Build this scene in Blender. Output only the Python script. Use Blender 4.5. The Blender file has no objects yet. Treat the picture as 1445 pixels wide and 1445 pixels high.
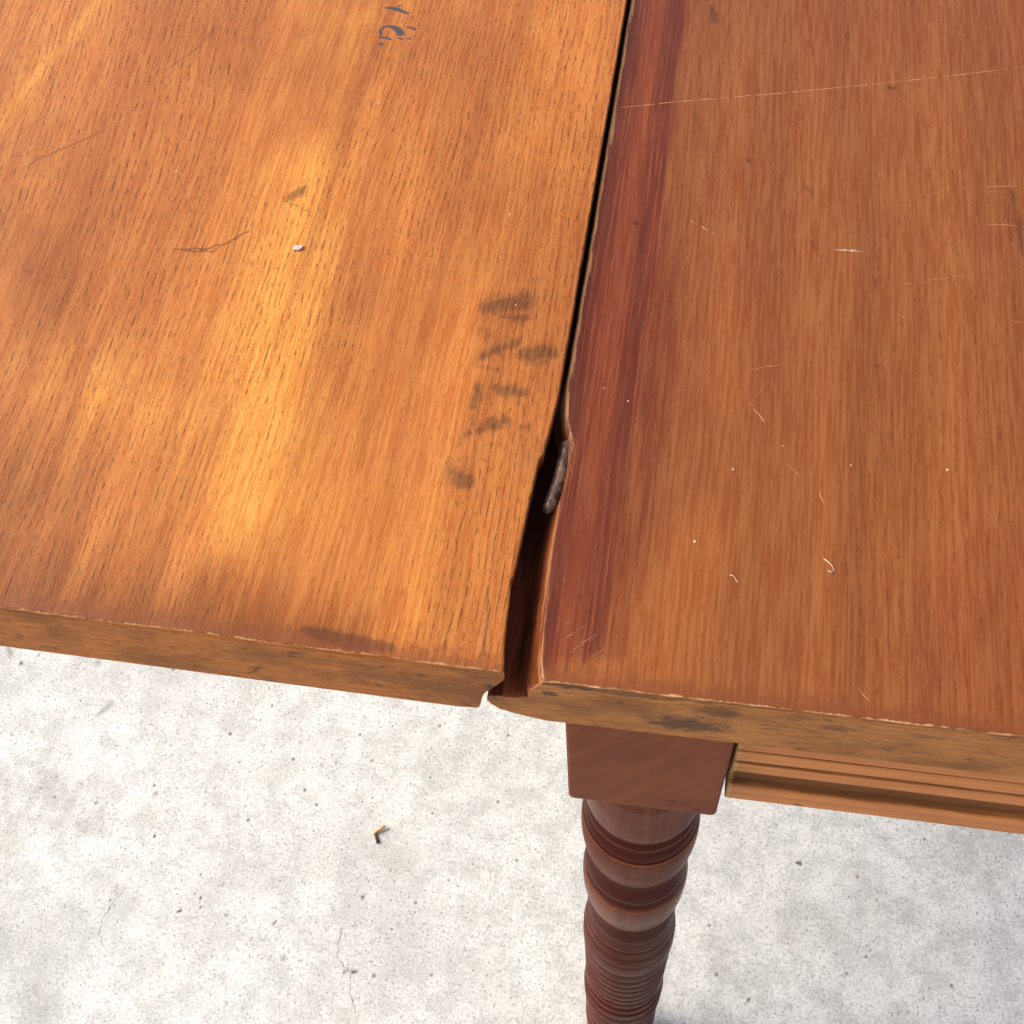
import bpy, bmesh, math, random
import numpy as np
from mathutils import Matrix, Vector, noise as mnoise

random.seed(7)
rng = np.random.default_rng(7)
scene = bpy.context.scene
col = scene.collection

# ------------------------------------------------------------------ camera, sky, sun, exposure
cam_data = bpy.data.cameras.new('camera')
cam = bpy.data.objects.new('camera', cam_data)
col.objects.link(cam)
cam_data.sensor_width = 36.0
cam_data.sensor_fit = 'HORIZONTAL'
cam_data.lens = 36.0 * 1784.3 / 1445.0
cam_data.clip_start = 0.02
cam_data.clip_end = 400.0
CR = [[0.9875998508669629, -0.09821985512440731, 0.12247201568883458],
      [0.1476373511282429, 0.8463271792592041, -0.5117944100895494],
      [-0.05338302276363419, 0.5235295270626236, 0.8503335152598193]]
m4 = Matrix(CR).to_4x4()
m4.translation = Vector((0.03440460326003832, -0.13354506531619492, 1.0459535783838478))
cam.matrix_world = m4
scene.camera = cam

SUN_EL, SUN_AZ = math.radians(40), math.radians(172)      # azimuth measured from +x towards +y
world = bpy.data.worlds.new('World')
scene.world = world
world.use_nodes = True
wn = world.node_tree
sky = wn.nodes.new('ShaderNodeTexSky')
sky.sky_type = 'NISHITA'
sky.sun_disc = False
sky.sun_elevation = SUN_EL
sky.sun_rotation = math.pi / 2 - SUN_AZ
sky.air_density = 1.0
sky.dust_density = 6.0
sky.ozone_density = 1.0
bg = wn.nodes['Background']
wn.links.new(sky.outputs[0], bg.inputs[0])
bg.inputs[1].default_value = 0.15

sun_data = bpy.data.lights.new('sun', 'SUN')
sun = bpy.data.objects.new('sun', sun_data)
col.objects.link(sun)
sun_data.energy = 1.4
sun_data.angle = math.radians(28)
sun_data.color = (1.0, 0.96, 0.89)
sdir = Vector((math.cos(SUN_EL) * math.cos(SUN_AZ), math.cos(SUN_EL) * math.sin(SUN_AZ), math.sin(SUN_EL)))
sun.rotation_euler = sdir.to_track_quat('Z', 'Y').to_euler()
sun.location = sdir * 20

scene.view_settings.view_transform = 'Standard'
scene.view_settings.look = 'None'
scene.view_settings.gamma = 1.0
scene.view_settings.exposure = 0.8

# ------------------------------------------------------------------ measured layout (metres)
T = 0.74              # height of the table's fixed top
TH = 0.0270           # board thickness
LZ = 0.00274          # the leaf stands this much proud at its joint
LS = 0.0331           # and rises this much per metre outwards
LGAP = 0.0041
LEG_W = 0.052
LEG_X, LEG_Y, BLOCK_Z = 0.0091, 0.0127, 0.611
LEAF_STAINS = [
    ([(-0.02497,0.12052,0.00575),(-0.02452,0.10362,0.00519),(-0.02199,0.08773,0.0055),(-0.02368,0.07451,0.00416)],0.38),
    ([(-0.02664,0.05862,0.00407)],0.4),
    ([(-0.02875,0.12176,0.002),(-0.02409,0.12353,0.00333),(-0.01726,0.12589,0.00311)],0.85),
    ([(-0.02335,0.11871,0.00154),(-0.01627,0.11907,0.00198)],0.7),
    ([(-0.03078,0.11231,0.00132),(-0.02405,0.11462,0.0011)],0.45),
    ([(-0.02658,0.10279,0.00173),(-0.02164,0.10622,0.00239),(-0.01706,0.10933,0.00174)],0.75),
    ([(-0.02729,0.09913,0.00151),(-0.02103,0.09805,0.00172)],0.6),
    ([(-0.01338,0.1051,0.00173),(-0.01017,0.10552,0.00302),(-0.00692,0.10568,0.00259),(-0.00432,0.10575,0.00108)],0.9),
    ([(-0.01003,0.09681,0.00128),(-0.00922,0.09719,0.00107)],0.5),
    ([(-0.02565,0.09177,0.00149),(-0.02577,0.08723,0.00191),(-0.02601,0.08351,0.00148)],0.7),
    ([(-0.02038,0.09114,0.00149),(-0.0164,0.09034,0.00191),(-0.01258,0.09058,0.0017)],0.85),
    ([(-0.01309,0.09264,0.00106),(-0.0126,0.08635,0.00126)],0.55),
    ([(-0.02534,0.07943,0.00189),(-0.02595,0.07548,0.00229),(-0.02685,0.07205,0.00145),(-0.02839,0.0688,0.00103)],0.65),
    ([(-0.01987,0.07836,0.00188),(-0.01843,0.07727,0.00125),(-0.01609,0.0799,0.00146)],0.95),
    ([(-0.02607,0.07368,0.00125),(-0.02178,0.07579,0.00146)],0.7),
    ([(-0.01079,0.07829,0.00104),(-0.00914,0.07852,0.00125)],0.75),
    ([(-0.02838,0.06034,0.00245),(-0.02579,0.05971,0.00286)],0.7),
    ([(-0.02579,0.05727,0.00183),(-0.02329,0.05712,0.00183)],1.0),
    ([(-0.01057,0.13117,0.00089),(-0.01009,0.12595,0.00089)],0.45),
    ([(-0.02899,0.13172,0.00067),(-0.02667,0.13143,0.0009)],0.3),
    ([(-0.08717,0.01962,0.00138),(-0.08481,0.01837,0.00216),(-0.08232,0.01961,0.00137)],0.4),
    ([(-0.07994,0.08104,0.00171)],0.35),
    ([(-0.10589,0.13015,0.00138)],0.6),
    ([(-0.14504,0.08931,0.00066)],0.7),
    ([(-0.10057,0.08258,0.00065)],0.5),
    ([(-0.05856,0.0048,0.00095),(-0.0507,0.00356,0.00133),(-0.04285,0.00298,0.00132),(-0.03495,0.00283,0.00094)],1.1),
    ([(-0.2042,0.22655,0.00238),(-0.20198,0.21699,0.00313),(-0.1998,0.20687,0.00206)],0.4),
    ([(-0.17754,0.11776,0.00139),(-0.1755,0.11742,0.00092)],0.5),
    ([(-0.11576,0.24457,0.00132),(-0.11796,0.24031,0.00105)],0.4),
    ([(-0.10162,0.15856,0.00047),(-0.10035,0.16135,0.00119),(-0.09798,0.16364,0.00143),(-0.0967,0.16646,0.00048)],0.9),
    ([(-0.04622,0.23047,0.00076),(-0.04239,0.24055,0.00128)],0.2),
    ([(-0.00621,0.00024,0.00223),(-0.0056,0.00361,0.00093)],0.5),
    ([(-0.11395,0.00419,0.00058)],0.7),
    ([(-0.08108,0.17079,0.00096)],0.4),
    ([(-0.07773,0.17223,0.0012)],0.35),
    ([(-0.12893,0.18183,0.00098)],0.5),
    ([(-0.05649,0.12962,0.0009)],0.3),
    ([(-0.02859,0.18253,0.00239),(-0.01815,0.18555,0.00191)],0.25),
    ([(-0.0348,0.13246,0.00068)],0.3),
    ([(-0.02992,0.13761,0.00068),(-0.03338,0.13354,0.00045)],0.4),
]
LEAF_LINES = [
    ([(-0.17006,0.12861,0.00014),(-0.16827,0.12854,0.00011),(-0.16692,0.12915,8e-05),(-0.16467,0.12919,0.0001),(-0.16301,0.1287,0.00012),(-0.16158,0.12978,0.00014),(-0.1597,0.12953,0.00017),(-0.15851,0.12996,0.00015),(-0.15624,0.13003,0.00014),(-0.15485,0.13028,0.00017),(-0.1534,0.13043,0.00017),(-0.1517,0.13116,0.00011),(-0.1498,0.13112,0.00017),(-0.14807,0.13116,9e-05),(-0.14616,0.13076,0.00012),(-0.14487,0.13159,0.00013),(-0.14312,0.13152,0.00014),(-0.14173,0.13204,0.00015),(-0.13945,0.13226,0.00018),(-0.13807,0.13234,0.00017),(-0.136,0.13257,0.00013),(-0.1347,0.13275,0.00016),(-0.13309,0.13286,8e-05)],0.315),
    ([(-0.19332,0.16431,0.00029),(-0.1916,0.16683,0.00017),(-0.19014,0.1684,0.00018),(-0.18876,0.16892,0.00041),(-0.18726,0.1704,0.00019),(-0.18631,0.17182,0.00042),(-0.18472,0.17283,0.00045),(-0.18359,0.17384,0.00034),(-0.18217,0.17507,0.00029),(-0.18108,0.17633,0.00013),(-0.17961,0.17758,0.00031),(-0.17825,0.17874,0.00022),(-0.17728,0.17976,0.00024),(-0.17596,0.18101,0.00031),(-0.17455,0.18208,0.00027)],0.7200000000000001),
    ([(-0.16048,0.21709,0.00021),(-0.15927,0.21855,0.00027),(-0.15844,0.22047,0.00011),(-0.1572,0.22194,0.00011),(-0.15616,0.22406,0.00011),(-0.15495,0.22573,0.00022),(-0.15366,0.22689,0.00023),(-0.15282,0.22948,0.00033),(-0.15206,0.23181,0.00027),(-0.15165,0.23412,0.00025),(-0.15077,0.23604,0.00031),(-0.14975,0.23845,0.00029),(-0.14849,0.24112,0.00029),(-0.14772,0.24341,0.0003),(-0.14664,0.24588,0.00023)],0.63),
    ([(-0.13295,0.1328,0.00023),(-0.13129,0.13317,0.00018),(-0.12958,0.13299,0.0002),(-0.12778,0.13373,0.00018),(-0.1264,0.13423,0.0002),(-0.12435,0.13407,0.00021),(-0.12248,0.1341,0.00027),(-0.12103,0.13512,0.00035),(-0.11983,0.13637,0.00023),(-0.11788,0.13681,0.00034),(-0.11641,0.13756,0.00025),(-0.11509,0.13923,0.00052),(-0.11348,0.14095,0.00053),(-0.11204,0.1427,0.0002),(-0.11073,0.14369,0.00016)],0.9),
    ([(-0.13295,0.1328,0.00019),(-0.13121,0.13326,0.00019),(-0.12937,0.13293,0.00014),(-0.12735,0.13292,0.00018),(-0.12548,0.13267,0.0001),(-0.12352,0.13333,0.00023),(-0.12162,0.13349,0.00018),(-0.1197,0.13325,0.00012),(-0.119,0.13462,0.00026),(-0.1183,0.13631,0.00028)],0.7200000000000001),
    ([(-0.15146,0.18427,0.00015),(-0.15023,0.18184,0.00018),(-0.14924,0.17964,0.00012),(-0.14757,0.17722,0.00017),(-0.14624,0.17491,0.00018),(-0.14527,0.17345,7e-05),(-0.14438,0.17113,8e-05),(-0.1428,0.16844,0.00013),(-0.14176,0.1663,0.00016),(-0.14026,0.16429,0.00015),(-0.13894,0.16209,0.00031),(-0.13768,0.16009,0.00022),(-0.13641,0.15771,0.00019),(-0.13532,0.156,0.00019),(-0.13373,0.15351,0.00014),(-0.13285,0.15169,0.00019),(-0.13119,0.14948,0.00019),(-0.12987,0.14753,0.00019),(-0.12788,0.14544,0.0002),(-0.12625,0.14277,0.00025),(-0.12465,0.14062,0.0002)],0.45),
    ([(-0.21332,0.24163,0.00027),(-0.21189,0.23837,0.00028),(-0.2105,0.2357,0.00022),(-0.20928,0.23339,0.00021),(-0.208,0.23037,0.00019),(-0.20698,0.22717,0.0003),(-0.206,0.22483,0.0003),(-0.20466,0.22193,0.00025),(-0.20288,0.2186,0.00013),(-0.20205,0.21564,0.00014),(-0.2015,0.2131,0.00031),(-0.20078,0.21032,0.0003),(-0.19968,0.20729,0.00027),(-0.19925,0.20541,0.00025),(-0.19854,0.20218,0.00029),(-0.19808,0.19939,0.00015),(-0.19724,0.19728,0.00014),(-0.19655,0.1935,0.00035),(-0.19601,0.19077,0.00021),(-0.1959,0.18831,0.00025),(-0.19516,0.18503,0.00024),(-0.19468,0.18235,0.00027)],0.45),
    ([(-0.22273,0.21442,0.00026),(-0.22175,0.2167,0.00029),(-0.22083,0.21853,0.00029),(-0.2205,0.22135,0.00023),(-0.21987,0.22373,0.00016),(-0.2183,0.22535,0.00033),(-0.21794,0.2274,0.00043),(-0.2167,0.22903,0.00026),(-0.21609,0.23116,0.00027),(-0.21538,0.23351,0.00029),(-0.21422,0.23502,0.00047),(-0.21331,0.23671,0.00027),(-0.21199,0.23846,0.00032)],0.45),
    ([(-0.19866,0.23931,0.00019),(-0.19653,0.2373,0.00014),(-0.19475,0.23588,0.00024),(-0.19299,0.23387,0.00016),(-0.19078,0.23263,0.00018),(-0.18914,0.23033,0.00022),(-0.18709,0.22838,0.00023),(-0.18513,0.22686,0.00013),(-0.18328,0.22557,0.00023)],0.36000000000000004),
    ([(-0.01232,0.02439,0.00017),(-0.01203,0.02298,0.00011),(-0.01183,0.02129,0.00018),(-0.01146,0.02017,0.00012),(-0.0113,0.01852,0.00014),(-0.01115,0.017,0.0001),(-0.01086,0.01558,0.00013),(-0.011,0.01407,0.0001),(-0.01078,0.01236,0.00017),(-0.01058,0.01086,0.00024),(-0.01067,0.00944,0.00011),(-0.01048,0.0079,0.00011),(-0.01016,0.00628,0.00013),(-0.01009,0.00406,0.00025)],0.81),
    ([(-0.0548,0.05899,0.00012),(-0.05385,0.05753,0.00013),(-0.05306,0.05602,9e-05),(-0.05199,0.05463,0.00013),(-0.05102,0.05264,0.00011),(-0.05009,0.05084,0.00013),(-0.04942,0.04929,0.00019),(-0.04874,0.04753,0.00022),(-0.04805,0.04574,0.00023),(-0.04724,0.0438,0.00019),(-0.04685,0.04224,0.00018),(-0.04614,0.04033,0.00012),(-0.04516,0.03856,0.0002)],0.315),
    ([(-0.03493,0.05311,0.00012),(-0.03352,0.05319,0.0001),(-0.03163,0.05301,0.00015),(-0.02984,0.05317,8e-05),(-0.02839,0.05339,9e-05),(-0.02686,0.05313,0.00014)],0.27),
    ([(-0.01918,0.1345,0.00018),(-0.01765,0.13437,0.00011),(-0.01584,0.13484,0.00011),(-0.01417,0.13548,0.00012),(-0.01241,0.13518,0.0002),(-0.01077,0.13591,0.00018),(-0.00904,0.13565,0.00012)],0.36000000000000004),
    ([(-0.09196,0.15459,0.00016),(-0.09404,0.15535,0.00011),(-0.09559,0.15567,9e-05),(-0.09754,0.15725,0.00021),(-0.09953,0.15732,0.00016),(-0.10172,0.15869,0.00017)],0.54),
]
INK_MARKS = [
    ([(-0.08857,0.2605,0.00027),(-0.08642,0.26055,0.00069),(-0.0842,0.26021,0.00095),(-0.08186,0.25926,0.00069),(-0.07978,0.25828,0.00021)],1),
    ([(-0.08378,0.26219,0.00032),(-0.08328,0.26238,0.0004)],1),
    ([(-0.08691,0.24511,0.00031),(-0.08787,0.24718,0.00047),(-0.08736,0.24925,0.00042),(-0.08547,0.25049,0.00039),(-0.08349,0.24992,0.00084),(-0.0814,0.24878,0.00126),(-0.08011,0.24694,0.00136)],1),
    ([(-0.08758,0.24383,0.00029),(-0.08547,0.24389,0.00036),(-0.0832,0.24318,0.00023)],0.9),
    ([(-0.08048,0.24411,0.00023),(-0.07885,0.24391,0.00026)],0.8),
    ([(-0.07829,0.25056,0.00021),(-0.0764,0.25039,0.00024),(-0.07517,0.24954,0.00047)],0.8),
    ([(-0.08682,0.24017,0.00026),(-0.08557,0.24052,0.00026),(-0.08607,0.23908,0.00023)],0.8),
    ([(-0.07712,0.24452,0.00013),(-0.07576,0.24429,0.00018)],0.5),
]
TOP_STAINS = [
    ([(0.03195,0.27679,0.00183),(0.03315,0.27036,0.00259)],0.7),
    ([(0.05824,0.26911,0.00205),(0.06159,0.26858,0.00204)],0.35),
    ([(0.08168,0.26778,0.00076),(0.08097,0.2634,0.00101)],0.7),
    ([(0.09612,0.23845,0.00073),(0.09806,0.23862,0.00073)],0.8),
    ([(0.02964,0.2189,0.00098)],0.7),
    ([(0.04955,0.19789,0.00059)],1),
    ([(0.01435,0.16525,0.00093)],0.9),
    ([(0.06822,0.1892,0.0007),(0.06995,0.18541,0.00116),(0.07184,0.18363,0.00069)],0.5),
    ([(0.04328,0.17573,0.00046),(0.04493,0.17138,0.00092)],0.5),
    ([(0.07077,0.16317,0.00068),(0.07381,0.15793,0.00112)],0.5),
    ([(0.09176,0.14829,0.00088),(0.09154,0.14591,0.00109)],0.7),
    ([(0.13491,0.19215,0.00091),(0.13642,0.17889,0.00134),(0.13687,0.16355,0.00087)],0.6),
    ([(0.12491,0.2304,0.00095),(0.12771,0.22957,0.00095)],0.45),
    ([(0.1205,0.04857,0.00188)],0.35),
    ([(0.01212,0.02587,0.00116)],0.5),
    ([(0.06136,0.21809,0.00036),(0.06425,0.21834,0.00036)],0.6),
    ([(0.07094,0.22,0.00048),(0.07263,0.21979,0.00048)],0.6),
    ([(0.06785,0.20194,0.00095),(0.06906,0.20069,0.00071)],0.5),
    ([(0.03305,0.1886,0.00047),(0.03505,0.18712,0.00047)],0.5),
    ([(0.12159,0.21021,0.00186),(0.11795,0.2048,0.00185)],0.25),
    ([(0.09239,0.11332,0.00146),(0.09238,0.10664,0.00186)],0.3),
    ([(0.0521,0.16135,0.00045),(0.06121,0.15976,0.00045)],0.3),
    ([(0.01196,0.004,0.00075)],0.6),
    ([(0.12727,0.01339,0.00089),(0.12827,0.01253,0.00089)],0.6),
    ([(0.00044,0.23486,0.00127)],0.8),
    ([(0.09442,0.10291,0.00206),(0.096,0.09275,0.00284),(0.09514,0.08015,0.002)],0.25),
    ([(0.09234,0.04924,0.00076),(0.09456,0.03626,0.00112)],0.3),
    ([(0.03752,0.25016,0.00127),(0.04093,0.23527,0.00124)],0.25),
    ([(0.07729,0.27301,0.00153),(0.08025,0.2423,0.00148),(0.08115,0.21002,0.00119)],0.25),
    ([(0.05793,0.2442,0.00125),(0.05954,0.21509,0.00145)],0.22),
]
TOP_LINES = [
    ([(0.06975,0.17567,0.00018),(0.07471,0.15741,0.00018)],0.3),
]
TOP_SCRATCHES = [
    [(0.00176,0.2201,0.00014),(0.01081,0.22198,0.00014),(0.02177,0.22476,0.00014),(0.03886,0.22843,0.00014),(0.05473,0.23162,0.00014),(0.07544,0.23633,0.00013),(0.09492,0.24093,0.00013),(0.11928,0.24706,0.00013),(0.14247,0.25347,0.00013)],
    [(0.03291,0.16799,0.00021),(0.03582,0.16605,0.00021),(0.04062,0.16304,0.00021)],
    [(0.03172,0.16851,0.00046),(0.03317,0.1677,0.00046)],
    [(0.07844,0.16022,0.00045),(0.08245,0.16031,0.00045),(0.08755,0.1602,0.00045)],
    [(0.1248,0.17589,0.00013),(0.13143,0.17622,0.00013),(0.13801,0.17592,0.00013)],
    [(0.05391,0.09639,0.00025),(0.05646,0.09536,0.00025)],
    [(0.05589,0.09426,0.00025),(0.05805,0.09241,0.00025),(0.05985,0.08901,0.00025)],
    [(0.06646,0.07641,0.0001),(0.06856,0.0737,0.0001),(0.07061,0.07199,0.0001)],
    [(0.07586,0.06824,0.0003),(0.07631,0.0659,0.0003),(0.07754,0.06319,0.00029)],
    [(0.09892,0.14724,8e-05),(0.11196,0.15121,8e-05),(0.12109,0.15361,8e-05)],
    [(0.12503,0.19252,0.00011),(0.13795,0.19438,0.00011)],
    [(0.05268,0.10772,0.00011),(0.05889,0.11055,0.00011),(0.06413,0.11166,0.00011)],
    [(0.0565,0.09878,8e-05),(0.06276,0.10907,8e-05)],
    [(0.0873,0.00797,0.00023),(0.08874,0.00617,0.00023),(0.09017,0.00477,0.00023)],
    [(0.00905,0.01196,8e-05),(0.01285,0.01517,8e-05),(0.01594,0.01811,8e-05)],
    [(0.01145,0.00807,8e-05),(0.01562,0.01276,8e-05),(0.01995,0.01647,8e-05)],
    [(0.01587,0.00593,7e-05),(0.02057,0.01086,8e-05),(0.02329,0.01371,8e-05)],
    [(0.00468,0.02761,8e-05),(0.00768,0.03019,8e-05),(0.01077,0.03212,8e-05)],
    [(0.01716,0.00774,7e-05),(0.01911,0.01047,8e-05)],
    [(0.10724,0.18728,8e-05),(0.11637,0.19041,8e-05)],
    [(0.13217,0.13597,0.00015),(0.13569,0.13549,0.00015)],
    [(0.00765,0.01538,7e-05),(0.01027,0.01741,7e-05),(0.0128,0.0203,7e-05)],
    [(0.01093,0.01219,7e-05),(0.0143,0.01577,7e-05)],
    [(0.014,0.01047,7e-05),(0.01761,0.01364,7e-05),(0.01927,0.01575,7e-05)],
    [(0.01327,0.0056,7e-05),(0.01773,0.01093,7e-05)],
    [(0.06369,0.01106,9e-05),(0.06446,0.01034,9e-05),(0.0634,0.0094,9e-05)],
]
FLOOR_STAINS = [
    ([(-0.48496,0.17217,0.02861),(-0.46068,0.15921,0.03148),(-0.48477,0.16248,0.02406)],0.55),
    ([(-0.43787,0.14005,0.01617),(-0.42447,0.1481,0.01495)],0.6),
    ([(-0.49638,0.12295,0.01246),(-0.51897,0.171,0.01917)],0.5),
    ([(-0.43054,0.00347,0.02792),(-0.42014,-0.00867,0.02309)],0.55),
    ([(-0.46938,0.02587,0.01776),(-0.48636,0.08759,0.0159)],0.5),
    ([(-0.37552,0.17676,0.02504),(-0.34804,0.17079,0.01865)],0.35),
    ([(-0.12968,0.24102,0.03409),(-0.1555,0.24424,0.0187)],0.45),
    ([(0.1464,0.1962,0.01739)],0.3),
    ([(0.09954,0.11521,0.02808),(0.12358,0.08587,0.0248)],0.5),
    ([(0.23772,0.1508,0.02791),(0.2599,0.15942,0.01955)],0.5),
    ([(0.31212,0.23015,0.03439),(0.28344,0.21742,0.02003)],0.5),
    ([(-0.23726,0.05672,0.00405)],0.9),
    ([(-0.15015,0.09568,0.00348)],0.7),
    ([(-0.44841,0.25078,0.00589),(-0.45551,0.24157,0.00392)],0.8),
    ([(-0.55838,0.28901,0.00542),(-0.56223,0.29366,0.0034)],0.9),
    ([(-0.54471,0.28052,0.00269)],1.3),
    ([(-0.47303,0.29016,0.00468)],0.9),
    ([(-0.37183,0.13946,0.00148)],1.8),
    ([(-0.33145,0.08194,0.00155),(-0.33407,0.08042,0.00095)],1.4),
    ([(-0.31786,0.09429,0.00119)],2),
    ([(-0.31577,0.08697,0.00119)],1.6),
    ([(-0.17898,0.0537,0.00137),(-0.17626,0.05463,0.00103)],1.6),
    ([(-0.18374,0.05414,0.00114)],1.5),
    ([(-0.1835,0.11304,0.00235)],1.2),
    ([(-0.25191,0.0818,0.00164),(-0.25014,0.08434,0.00117)],1.1),
    ([(-0.29532,0.16387,0.00154)],1.5),
    ([(0.1697,0.18807,0.00161),(0.16624,0.18879,0.00127)],1.6),
    ([(0.13237,0.07539,0.00142),(0.13392,0.07719,0.0011)],1.3),
    ([(0.14898,0.2182,0.00176)],1),
    ([(-0.33886,0.18347,0.00187)],1),
    ([(-0.25286,0.19598,0.00186)],1.3),
    ([(-0.2314,0.22397,0.00188)],1),
    ([(-0.30075,0.04909,0.00291)],0.5),
    ([(0.28756,0.10809,0.00135)],1.6),
    ([(0.24707,0.08249,0.00161)],1),
    ([(-0.15302,0.24456,0.00249)],0.8),
    ([(-0.38173,0.17595,0.00376)],0.9),
    ([(-0.47433,0.17942,0.00255)],1),
    ([(-0.26091,0.11494,0.00239)],0.5),
    ([(0.09352,0.20419,0.0047),(0.10051,0.21424,0.00354)],0.4),
    ([(-0.05708,0.25691,0.01851)],0.3),
    ([(-0.01177,0.07248,0.00672)],0.5),
    ([(-0.07676,0.14266,0.00821)],0.3),
]
FLOOR_LINES = [
    ([(-0.37489,0.15778,0.00062),(-0.37506,0.15158,0.00055),(-0.37662,0.14967,0.00031),(-0.37554,0.14592,0.00055),(-0.3765,0.14023,0.0004),(-0.37585,0.13589,0.00055),(-0.37656,0.13223,0.00058),(-0.37473,0.12822,0.00041),(-0.37718,0.1247,0.00036),(-0.37812,0.11891,0.00038),(-0.38073,0.11567,0.00051),(-0.3786,0.11256,0.00041),(-0.37947,0.10851,0.00083),(-0.3814,0.10487,0.00052),(-0.38121,0.10155,0.00079),(-0.38324,0.09492,0.00059),(-0.38353,0.09156,0.00034),(-0.38523,0.08729,0.00054),(-0.38796,0.08475,0.0005),(-0.38967,0.0804,0.00052),(-0.391,0.07682,0.00039),(-0.39161,0.07301,0.00047),(-0.39472,0.06734,0.00058),(-0.39391,0.06354,0.0004),(-0.3937,0.05949,0.00052),(-0.393,0.05398,0.00038),(-0.38984,0.04982,0.00031),(-0.38511,0.04561,0.00053)],0.496),
    ([(-0.25811,0.2179,0.00038),(-0.257,0.21331,0.00032),(-0.25732,0.20789,0.0002),(-0.25605,0.20372,0.00019),(-0.25392,0.2001,0.00021),(-0.25416,0.19526,0.00037),(-0.25292,0.19056,0.0002),(-0.25215,0.18728,0.00042),(-0.25176,0.17979,0.00032),(-0.24756,0.17381,0.00049)],0.31),
    ([(-0.21072,0.14863,0.00042),(-0.21073,0.14469,0.00024),(-0.21079,0.14173,0.00041),(-0.20844,0.13537,0.00024),(-0.20782,0.13077,0.00023),(-0.20873,0.12798,0.00028),(-0.20568,0.12254,0.00047),(-0.20438,0.11917,0.00022),(-0.20545,0.11245,0.00052),(-0.20393,0.10902,0.00049),(-0.20319,0.10457,0.00032)],0.248),
    ([(-0.1938,0.08631,0.00041),(-0.19497,0.08338,0.00026),(-0.19408,0.07859,0.00047),(-0.19561,0.07313,0.00032),(-0.19404,0.06793,0.00045),(-0.19417,0.06368,0.00026),(-0.1906,0.06232,0.00049),(-0.1874,0.05797,0.00029),(-0.18352,0.05627,0.0004),(-0.1803,0.05476,0.00026),(-0.17932,0.04788,0.00069),(-0.17846,0.04654,0.00059),(-0.17821,0.04206,0.00052),(-0.17738,0.03737,0.00065),(-0.17492,0.03427,0.00076),(-0.17306,0.03046,0.00081),(-0.17139,0.02691,0.00049),(-0.17042,0.0244,0.0004)],0.62),
    ([(-0.08489,0.15639,0.00041),(-0.08351,0.14958,0.00028),(-0.08433,0.14748,0.00046),(-0.08407,0.14347,0.00038),(-0.0817,0.13771,0.00023),(-0.08113,0.13408,0.00021),(-0.08001,0.1294,0.0005),(-0.07894,0.12437,0.00028),(-0.07948,0.12151,0.00047),(-0.08008,0.11781,0.00036),(-0.08081,0.11224,0.00027),(-0.07959,0.10856,0.00053),(-0.07961,0.1023,0.0004),(-0.08021,0.09933,0.00036),(-0.08047,0.09471,0.00043),(-0.08041,0.09142,0.00047)],0.248),
    ([(-0.09154,0.08902,0.00046),(-0.09528,0.0864,0.00036),(-0.09721,0.08335,0.00039),(-0.10062,0.08012,0.00029),(-0.10325,0.07817,0.00055),(-0.10644,0.07483,0.00057)],0.31),
    ([(-0.28225,0.04053,0.00046),(-0.282,0.03662,0.00058),(-0.27851,0.03394,0.00041),(-0.27885,0.02947,0.0006),(-0.27708,0.02513,0.00057),(-0.27622,0.02053,0.00049),(-0.27536,0.016,0.00046),(-0.27274,0.01293,0.00033),(-0.27368,0.00882,0.0005)],0.372),
    ([(-0.13454,0.13195,0.00035),(-0.13662,0.1288,0.00021),(-0.13852,0.12338,0.0002),(-0.13926,0.11936,0.00037),(-0.13991,0.11729,0.00042),(-0.14445,0.11241,0.00026),(-0.14705,0.10866,0.00033),(-0.14879,0.10384,0.00025),(-0.15154,0.10085,0.0004),(-0.15182,0.09712,0.0004)],0.186),
    ([(-0.4545,-0.01347,0.00232),(-0.44207,0.00186,0.00233),(-0.4357,0.00934,0.00175)],-0.9),
]
FIBRES = [
    [(0.07753,0.04546,0.0001),(0.07869,0.04448,0.0001),(0.07985,0.0435,0.0001),(0.08044,0.04224,0.0001),(0.07951,0.04124,0.0001),(0.07874,0.04181,0.0001)],
    [(0.05259,0.03735,0.0001),(0.05357,0.03703,0.0001),(0.05441,0.0358,0.0001),(0.0552,0.03523,0.0001)],
    [(0.05113,0.07246,0.00018),(0.0518,0.07131,0.00018)],
]

TOP_EDGE = [(0, .0057), (.0012, .0050), (.004, .0046), (.0103, .0041), (.0204, .0034), (.0308, .0031), (.0416, .0030), (.0575, .0034),
            (.068, .0040), (.077, .0034), (.0835, .0014), (.0925, -.0001),
            (.2793, .0014), (1.06, .0014)]
LEAF_EDGE = [(0, -.0041), (.0078, -.0051), (.0179, -.0057), (.0262, -.0061), (.0274, -.0063), (.0285, -.0058), (.0369, -.0055),
             (.0503, -.0049), (.0640, -.0043), (.0675, -.0040), (.0694, -.0031), (.0905, -.0014), (.2757, .0002), (1.06, .0002)]

# ------------------------------------------------------------------ object helpers
def link(name, me, parent=None):
    o = bpy.data.objects.new(name, me)
    col.objects.link(o)
    if parent:
        o.parent = parent
    return o

def tag(o, label=None, cat=None, group=None, kind=None):
    if label: o['label'] = label
    if cat: o['category'] = cat
    if group: o['group'] = group
    if kind: o['kind'] = kind
    return o

def bm_obj(name, bm, mats, parent=None, smooth=True):
    me = bpy.data.meshes.new(name)
    bm.normal_update()
    bm.to_mesh(me)
    bm.free()
    for m in (mats if isinstance(mats, (list, tuple)) else [mats]):
        me.materials.append(m)
    if smooth:
        me.polygons.foreach_set('use_smooth', [True] * len(me.polygons))
    return link(name, me, parent)

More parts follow.
